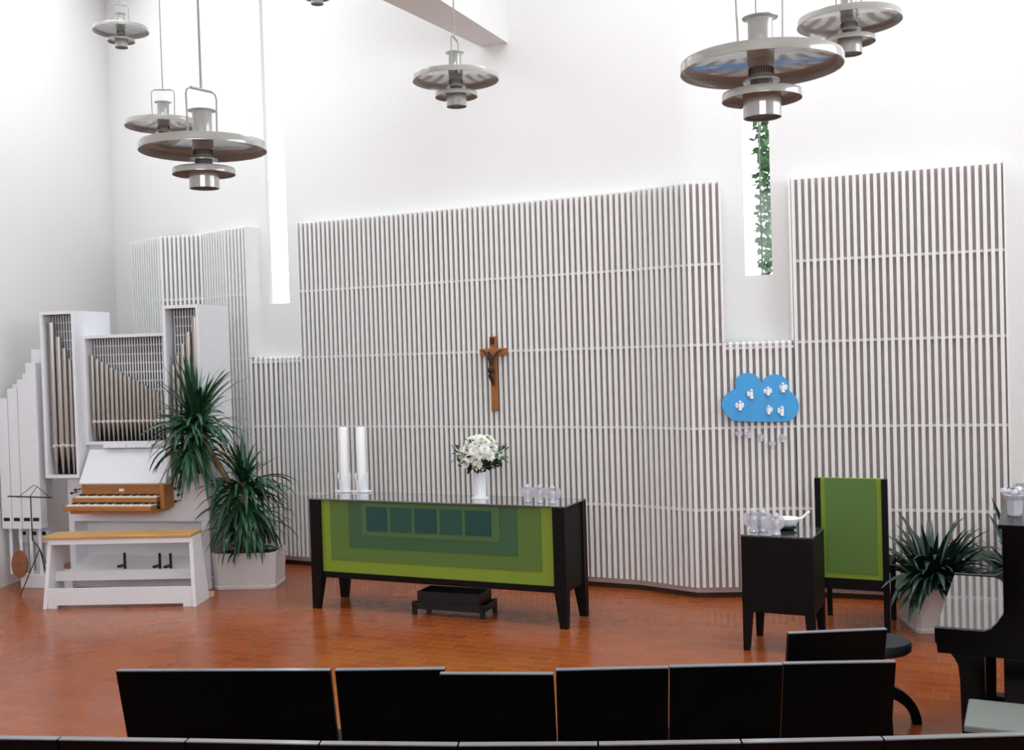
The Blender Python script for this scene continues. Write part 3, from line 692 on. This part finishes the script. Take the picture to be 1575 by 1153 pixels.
for x_, z_ in ((.30,.93),(.355,.88),(.30,.84),(.355,.80),(.26,.90),(1.33,.94),(1.36,.88),(1.33,.82)):
    g = MB(); g.tube([(x_,.10,z_),(x_,.02,z_)], .005, 8); g.lathe([(0,0),(.010,0)], 8, (x_,.02,z_)); g.sphere((x_,.012,z_), .014, 10); g.build('stop_knob', M_steel, og, smooth=True)
# wooden pipes left of the organ
pc = thing('wooden_pipe_rank', 'rank of square white wooden organ pipes on a low block, left of the organ', 'organ pipes', oa, rzo)
def inv(px, py, Y):
    p = PY(px, py, Y)-oa; c_, s_ = math.cos(-rzo), math.sin(-rzo); return p.x*c_-p.y*s_
def sqpipe(px, zt, y0, w_=.103, zb=.56):
    xc = inv(px, 700, 10.3)
    g = MB(); g.box(xc-w_/2, xc+w_/2, y0, y0+w_, zb, zt); p = g.build('wooden_pipe', M_organ, pc, bevel=.003)
    MB().box(xc-.033, xc+.033, y0-.0015, y0+.004, zb+.075, zb+.108).build('mouth_slot', M_dark, p)
    MB().tube([(xc,y0+.05,.12),(xc,y0+.05,zb)], .017, 10).build('pipe_foot', M_organ, p, smooth=True)
for px, zt in ((6, 1.81), (24, 1.90), (42, 1.985), (58, 2.14)): sqpipe(px, zt, .0)
for px, zt in ((14, 1.94), (33, 2.04), (50, 2.27)): sqpipe(px, zt, .16, zb=.40)
xl = inv(18, 700, 10.2)
MB().box(xl, xl+.55, -.02, .28, 0, .125).build('wind_chest', M_organ, pc, bevel=.004)
# music stand hanging bits
ms = thing('music_stand', 'dark folding music stand in front of the white wooden pipes', 'music stand', PY(60, 903, 9.95)*1)
ms.location.z = 0; mo = Vector(ms.location)
f_ = lambda px, py: PY(px, py, mo.y) - mo
g = MB(); g.tube([f_(12, 763), f_(80, 765)], .007, 8); g.build('ledge', M_base, ms)
g = MB(); g.tube([f_(45, 765), f_(57, 748), f_(77, 765)], .004, 6); g.tube([f_(27, 765), f_(52, 746), f_(57,748)], .003, 6); g.build('desk_frame', M_steel, ms)
g = MB(); p_ = f_(47, 765); g.tube([p_, (f_(50, 830)), (0.02, 0, .42)], .006, 8); g.build('pole', M_steel, ms)
for dx, dy in ((-.16, -.08), (.2, -.06), (.02, .15)): MB().tube([(.02,0,.42),(.02+dx, dy, 0.006)], .005, 6).build('leg', M_steel, ms)
# round board and dark case at the far left
rb = PZ(30, 897, 0)
rd = thing('round_board', 'brown round wooden board leaning against the white organ pipes', 'board', Vector((inv(0,0,1)*0 + PY(29, 874, 10.10).x, 10.10, .125)), rzo)
g = MB(); n = 28; g.prism([(.085*math.cos(2*PI*k/n), 0, .13+.13*math.sin(2*PI*k/n)) for k in range(n)], (0, .018, 0)); g.build('disc', M_disc, rd, bevel=.003)
rd.rotation_euler.x = -.05
dk = thing('dark_crate', 'dark slatted crate against the left wall at the edge of the view', 'crate', (PY(1, 890, 10.45).x, 10.45, 0))
g = MB(); g.box(-.12, .045, .0, .12, 0, .03)
for x_ in (-.12, -.07, -.02, .03): g.box(x_, x_+.015, 0, .015, .03, .32); g.box(x_, x_+.015, .105, .12, .03, .32)
g.box(-.12, .045, 0, .12, .32, .34); g.build('frame', M_steel, dk)
# organ bench
ba, bb = PZ(66, 937), PZ(302, 933)
bw = (bb-ba).length; BH = .625
bn = thing('organ_bench', 'white organ bench with a honey-coloured wooden seat, in front of the organ', 'bench', ba, uv_frame(ba, bb))
for x in (0.0, bw-.0):
    s_ = 1 if x == 0 else -1
    p = [(x, 0, 0), (x, .34, 0), (x+s_*.035, .27, BH-.03), (x+s_*.035, .06, BH-.03)]
    MB().prism(p, (s_*.035, 0, 0)).build('side_panel', M_organ, bn, bevel=.003)
MB().box(-.0, bw-.035, .03, .31, BH-.03, BH).build('seat', M_wood, bn, bevel=.006)
MB().box(.05, bw-.05, .04, .06, BH-.075, BH-.03).build('apron', M_organ, bn, bevel=.003)
MB().box(.035, bw-.035, .16, .18, .21, .30).build('stretcher', M_organ, bn, bevel=.003)
g = MB(); g.box(.04, bw-.04, .01, .035, .03, .175); g.box(.04, .12, .01, .035, .0, .03); g.box(bw-.12, bw-.04, .01, .035, 0, .03); g.build('foot_board', M_organ, bn, bevel=.002)
# wedge on floor
wp = PZ(322, 916)
t = MB().hexa([(-.05,-.05,0),(.05,-.06,0),(.03,.07,0),(-.06,.06,0)], [(-.05,-.05,.012),(.05,-.06,.012),(.03,.07,.03),(-.06,.06,.03)]).build('wooden_wedge', M_deck, bevel=.002)
t.location = wp; tag(t, 'small flat wooden wedge on the tiles between organ bench and yucca planter', 'wedge')
# ------------------------------------------------------------------ pendant lamps
def lamp(label, loc, k, yaw, first=None):
    if first: return dup(first, loc, yaw, label, (k, k, k))
    t = thing('pendant_lamp', label, 'lamp', loc, yaw, 'white disc pendant lamps')
    MB().lathe([(.05,.042),(.28,.030),(.297,.026),(.300,.018),(.300,-.012),(.296,-.012),(.296,.018),(.28,.0225),(.05,.026)], 64, close=True).build('upper_disc', M_lamp, t, smooth=True)
    MB().lathe([(.040,.03),(.046,.03),(.046,.170),(.050,.176),(.066,.180),(.067,.184),(.048,.182),(.040,.176)], 36, close=True).build('neck', M_lamp, t, smooth=True)
    lc = MB().lathe([(.040,.034),(.050,.034),(.050,.0),(.044,-.004),(.044,-.034),(.050,-.038),(.062,-.046),(.068,-.05),(.068,-.056),(.044,-.058),(.040,-.058)], 36, close=True).build('lower_neck', M_lamp, t, smooth=True)
    g = MB()
    for k_ in range(30):
        a_ = 2*PI*k_/30; x, y = .045*math.cos(a_), .045*math.sin(a_); g.box(x-.0017, x+.0017, y-.0017, y+.0017, -.032, -.006)
    g.build('vent_slots', M_lampdark, lc)
    MB().lathe([(.03,-.056),(.041,-.056),(.041,-.088),(.03,-.088)], 28, close=True).build('louvre_ring', M_lampdark, t, smooth=True)
    MB().lathe([(.05,-.084),(.135,-.092),(.146,-.096),(.148,-.10),(.148,-.124),(.145,-.124),(.143,-.104),(.13,-.099),(.05,-.092)], 56, close=True).build('lower_disc', M_lamp, t, smooth=True)
    cu = MB().lathe([(.066,-.088),(.071,-.088),(.071,-.19),(.067,-.19),(.067,-.12)], 40).build('cup', M_lamp, t, smooth=True)
    MB().lathe([(0,-.178),(.067,-.178),(.067,-.184),(0,-.184)], 32).build('louvre', M_lampdark, cu)
    for s_ in (-1, 1): MB().tube([(s_*.035,0,-.05),(s_*.035,0,-.09)], .003, 6).build('spacer', M_lamp, t)
    y = MB(); y.tube([(-.085,0,.028),(-.09,0,.25),(-.084,0,.272),(-.06,0,.285),(.06,0,.285),(.084,0,.272),(.09,0,.25),(.085,0,.028)], .0042, 8); y.tube([(-.062,0,.285),(.062,0,.285)], .0075, 10); y.build('yoke', M_rod, t, smooth=True)
    return t
def lamp_at(px, py, wpx, k=1.0):
    Y = FPX*.6*k/wpx; return PY(px, py, Y)
LL = [('large white disc pendant lamp in front of the right slit window, the nearest', 1170.5, 103, 245, 1, 0.1, None),
      ('white disc pendant lamp at lower left, nearest of the left group', 312.5, 229, 191, 1, .95, None),
      ('white disc pendant lamp hanging just behind the lower left one', 252, 193, 115, 1, .12, None),
      ('white disc pendant lamp hanging above the altar, below the beam end', 701, 122, 132, 1, 1.35, None),
      ('white disc pendant lamp at the top right, behind the largest one', 1306, 34, 155, 1, .3, None),
      ('small white disc pendant lamp at the upper left against the plain wall', 186, 47, 82.5, .76, .5, None),
      ('white pendant lamp cut off by the top edge, left of the beam', 487, -20, 82.5, .76, .5, None)]
first = None
for lab, px, py, wd, k, yaw, _ in LL:
    p = lamp_at(px, py, wd, k); L = lamp(lab, p, k, yaw, first); first = first or L
    g = MB(); g.tube([(0,0,.285),(0,0,(H-p.z)/k)], .006 if wd > 180 else .005, 8)
    g.build('hanging_rod', M_rod, L, smooth=True)
    if first is L: rod0 = L.children[-1]
for o in [o for o in bpy.data.objects if o.name.startswith('pendant_lamp')]:
    rods = [c for c in o.children if c.name.startswith('hanging_rod')]
    if len(rods) > 1:   # the copy inherited the first lamp's rod: keep the one cut to its own height
        bpy.data.objects.remove(sorted(rods, key=lambda r: 0 if r.data is rod0.data else 1)[0])
# ------------------------------------------------------------------ congregation chairs
CH = .87
def make_chair():
    t = thing('chapel_chair', '', 'chair', (0,0,0), 0)
    w_ = .44
    MB().hexa([(-w_/2,.115,.40),(w_/2,.115,.40),(w_/2,.140,.40),(-w_/2,.140,.40)], [(-w_/2,-.012,CH),(w_/2,-.012,CH),(w_/2,.016,CH),(-w_/2,.016,CH)]).build('backrest', M_chair, t, bevel=.0015)
    tag(MB().box(-w_/2, w_/2, -.0125, .0165, CH-.001, CH+.003).build('top_sheen', M_edge_sheen, t), 'painted grey sheen along the top of the black backrest')  # thin strip coloured grey for the light reflected off the backrest top
    MB().hexa([(-w_/2+.02,.14,.405),(w_/2-.02,.14,.405),(w_/2-.04,.53,.425),(-w_/2+.04,.53,.425)], [(-w_/2+.02,.135,.43),(w_/2-.02,.135,.43),(w_/2-.04,.53,.45),(-w_/2+.04,.53,.45)]).build('seat', M_chair, t, bevel=.004)
    for x in (-w_/2+.05, w_/2-.075):
        MB().hexa([(x,.05,0),(x+.025,.05,0),(x+.025,.085,0),(x,.085,0)], [(x,.13,.41),(x+.025,.13,.41),(x+.025,.165,.41),(x,.165,.41)]).build('leg', M_chair, t)
        MB().box(x, x+.025, .48, .515, 0, .42).build('leg', M_chair, t)
    MB().box(-w_/2+.05, w_/2-.05, .48, .50, .33, .40).build('apron', M_chair, t)
    return t
c0 = make_chair(); used = False
def put_chair(x0, y0, x1, y1, label, group):
    global used
    a, b = PZ(x0, y0, CH), PZ(x1, y1, CH); mid = (a+b)/2; d = (b-a).length
    loc = Vector((mid.x, mid.y, 0)); rz_ = uv_frame(a, b)
    if not used:
        used = True; c0.location = loc; c0.rotation_euler = (0,0,rz_); c0.scale = ((d/.44)*1.0, 1, 1); c0['label'] = label; c0['group'] = group; return c0
    return dup(c0, loc, rz_, label, ((d/.44)*1.0, 1, 1), group)
G2, G1 = 'black chairs in the second row', 'black chairs in the nearest row'
pre = 'black wooden chair in the second row, '
for a_ in [(180,1031,343,1030.5,'leftmost'),(343.5,1030.5,508,1030,'second from the left'),(516,1030,684,1028,'third from left, right of the gap'),
           (677,1035.5,851,1036,'middle one, set lower than its left neighbour'),(855,1030,1028,1026,'right of the gap beyond the middle chair'),(1030,1025,1203,1021,'second from the right end'),(1204.5,1020,1377,1017,'at the right end, beside the round stool')]:
    put_chair(*a_[:4], pre+a_[4], G2)
put_chair(1212, 973.5, 1363, 967, 'single black wooden chair ahead of the rows, in front of the side table', 'black chairs')
seam = [(-110,1133),(91,1136),(287,1139),(492,1143),(705,1145),(920,1144),(1140,1140.5),(1358,1136),(1580,1129)]
names = ['at the left edge', 'second from the left edge', 'third from the left', 'fourth from the left', 'middle one below the altar', 'right of the middle', 'third from the right edge', 'at the right edge']
for (a_, b_, l_) in zip(seam, seam[1:], names):
    put_chair(a_[0]+1.5, a_[1], b_[0]-1.5, b_[1], 'black chair top in the nearest row, ' + l_, G1)
# ------------------------------------------------------------------ round stool with curved feet
sc_ = PZ(1352, 984, .46)
rs_ = thing('round_stool', 'black round swivel stool with curved feet between the chairs and piano', 'stool', (sc_.x, sc_.y, 0), 0)
MB().lathe([(0,.40),(.15,.40),(.168,.415),(.170,.445),(.16,.462),(.0,.466)], 40).build('seat', M_stool, rs_, smooth=True)
MB().lathe([(0,.12),(.03,.12),(.03,.40),(0,.40)], 16).build('column', M_chair, rs_, smooth=True)
for k in range(4):
    an = PI/2*k - .12; u = Vector((math.cos(an), math.sin(an), 0)); g = MB(); prev = None; sd = Vector((-u.y, u.x, 0))*.02
    P_o = []; P_i = []
    for j in range(9):
        t_ = j/8*PI/2; P_o.append(u*(.0+.215*math.sin(t_)) + Vector((0,0,.215*math.cos(t_)+.0))); P_i.append(u*(.0+.165*math.sin(t_)) + Vector((0,0,.150*math.cos(t_)+.0)))
    g.prism([p-sd for p in P_o + P_i[::-1]], sd*2); g.build('foot', M_chair, rs_, bevel=.003)
# ------------------------------------------------------------------ piano
s_n = 328.0; Yn = FPX/s_n
pn = PY(1437, 965, Yn); LZ = pn.z; 
cab = PY(1540, 940, Yn); ptop = PY(1545, 806, Yn-.13).z
pf = PZ(1468, 880, pn.z); PW = (pf-pn).length; PA = -math.atan2(pf.x-pn.x, pf.y-pn.y)
pi = thing('upright_piano', 'glossy black upright piano seen from its end at the right edge', 'piano', (pn.x, Yn, 0), PA)
cx0 = cab.x - pn.x
_r = ray(1541, 880); _k = _r.x/_r.y; ct = (_k*pn.y - pn.x)/(math.cos(PA) - _k*math.sin(PA))
# end cheek profile (x, z)
prof = [(0,LZ-.02),(0.0,LZ-.11),(.012,LZ-.13),(.02,LZ-.17),(.10,LZ-.17)]
kb0 = PY(1443, 1003, Yn).z
prof = [(0,LZ),(0,kb0+.05),(.008,kb0+.04),(.012,kb0),(ct+.50,kb0),(ct+.50,ptop-.02),(ct+.004,ptop-.02),(ct+.004,LZ+.09),(ct-.012,LZ+.065),(ct-.028,LZ+.04),(ct-.05,LZ+.015),(ct-.08,LZ)]
def pr(p, y0, y1, nm, mt, bv=.003): return MB().prism([(x, y0, z) for x, z in p], (0, y1-y0, 0)).build(nm, mt, pi, bevel=bv)
pr(prof, 0, .04, 'end_panel', M_piano); pr(prof, PW-.04, PW, 'end_panel', M_piano)
MB().box(ct+.01, ct+.50, .04, PW-.04, .12, ptop-.02).build('cabinet', M_piano, pi, bevel=.003)
MB().box(ct-.012, ct+.52, -.015, PW+.015, ptop-.02, ptop).build('top_lid', M_piano, pi, bevel=.004)
MB().box(.02, ct+.01, .04, PW-.04, kb0, LZ-.03).build('key_bed', M_piano, pi, bevel=.003)
MB().box(.003, ct+.01, .041, PW-.041, LZ-.028, LZ-.004).build('fallboard', M_lid, pi, bevel=.002)
lb = [(.07,kb0),(.085,kb0-.02),(.10,kb0-.05),(.107,kb0-.12),(.115,.12),(.02+.09,.0),(.21,.0),(.215,.2),(.215,kb0)]
for y0 in (.0, PW-.09): pr(lb, y0, y0+.09, 'leg', M_piano)
MB().box(.03, ct+.1, 0, .09, 0, .07).build('toe_block', M_piano, pi, bevel=.01)
MB().box(.03, ct+.1, PW-.09, PW, 0, .07).build('toe_block', M_piano, pi, bevel=.01)
MB().box(ct+.01, ct+.5, 0, PW, .0, .12).build('plinth', M_piano, pi, bevel=.003)
MB().box(ct+.0, ct+.5, 0, .04, .12, kb0).build('lower_end_panel', M_piano, pi, bevel=.003)
for y_ in (PW/2-.12, PW/2, PW/2+.12): MB().box(ct-.10, ct+.01, y_-.02, y_+.02, .05, .065).build('pedal', M_brass, pi, bevel=.004)
# crystal light on the piano
kp = PZ(1561, 803, ptop) 
kp = Vector((PY(1561, 803, Yn+.12).x, Yn+.12, ptop))
kp = kp
kr = thing('crystal_vase', 'clear cut-glass bunch of ornaments standing on top of the piano', 'glass ornament', kp)
kr.scale = (.95, .95, .82)
g = MB(); g.lathe([(0,0),(.032,0),(.036,.01),(.04,.09),(.056,.12),(.05,.125),(.034,.09),(.03,.02),(0,.015)], 12); g.build('glass_body', M_crystal, kr)
for k in range(9):
    an = k*2.4; r = .03+.022*(k % 2); g = MB(); g.sphere((r*math.cos(an), r*math.sin(an), .128+.012*(k % 3)), .018, 8); g.build('glass_cluster', M_crystal, kr)
# piano stool
a = PZ(1482, 1120, .5)
ps = thing('piano_stool', 'piano bench with a grey seat pad in front of the piano, lower right corner', 'stool', (a.x, a.y, 0), -.02)
b1_ = PZ(1497, 1079, .5) - a; ps.rotation_euler.z = -math.atan2(b1_.x, b1_.y)*.9; PWd = .60; PDp = b1_.length

MB().box(0.01, PWd, .01, PDp-.01, .44, .485).build('frame', M_chair, ps, bevel=.004)
MB().box(0, PWd, 0, PDp, .485, .515).build('seat_pad', M_cushion, ps, bevel=.008, seg=3)
for x in (.02, PWd-.06):
    for y in (.02, PDp-.06): MB().box(x, x+.04, y, y+.04, 0, .44).build('leg', M_chair, ps, bevel=.003)
# ------------------------------------------------------------------ tree outside the right window
tr = thing('garden_tree', 'leafy green tree outside the right slit window', 'tree', (4.42, 15.5, 0))
MB().tube([(0,0,0),(.05,0,1.5),(0,.1,3.2),(.1,0,5.2)], [.16,.13,.1,.04], 10).build('trunk', M_trunk, tr, smooth=True)
g = MB()
for k in range(6500):
    an = random.uniform(0, 2*PI); zz = random.uniform(2.0, 6.4); rr = .82*random.random()**.3*(1-((zz-4.2)/2.8)**2*.15)
    p = Vector((rr*math.cos(an), rr*math.sin(an), zz)); d = Vector((random.uniform(-1,1), random.uniform(-1,1), random.uniform(-1,.4))).normalized()*.13; s_ = d.cross(Vector((random.random(), random.random(), 1))).normalized()*.045
    g.add([p, p+d*.5+s_, p+d, p+d*.5-s_], [(0,1,2,3)])
g.build('foliage', M_tree, tr)
tag(MB().box(-12, 14, 13.6, 26, -.3, -.1).build('trim_3', M_leafd), kind='structure')
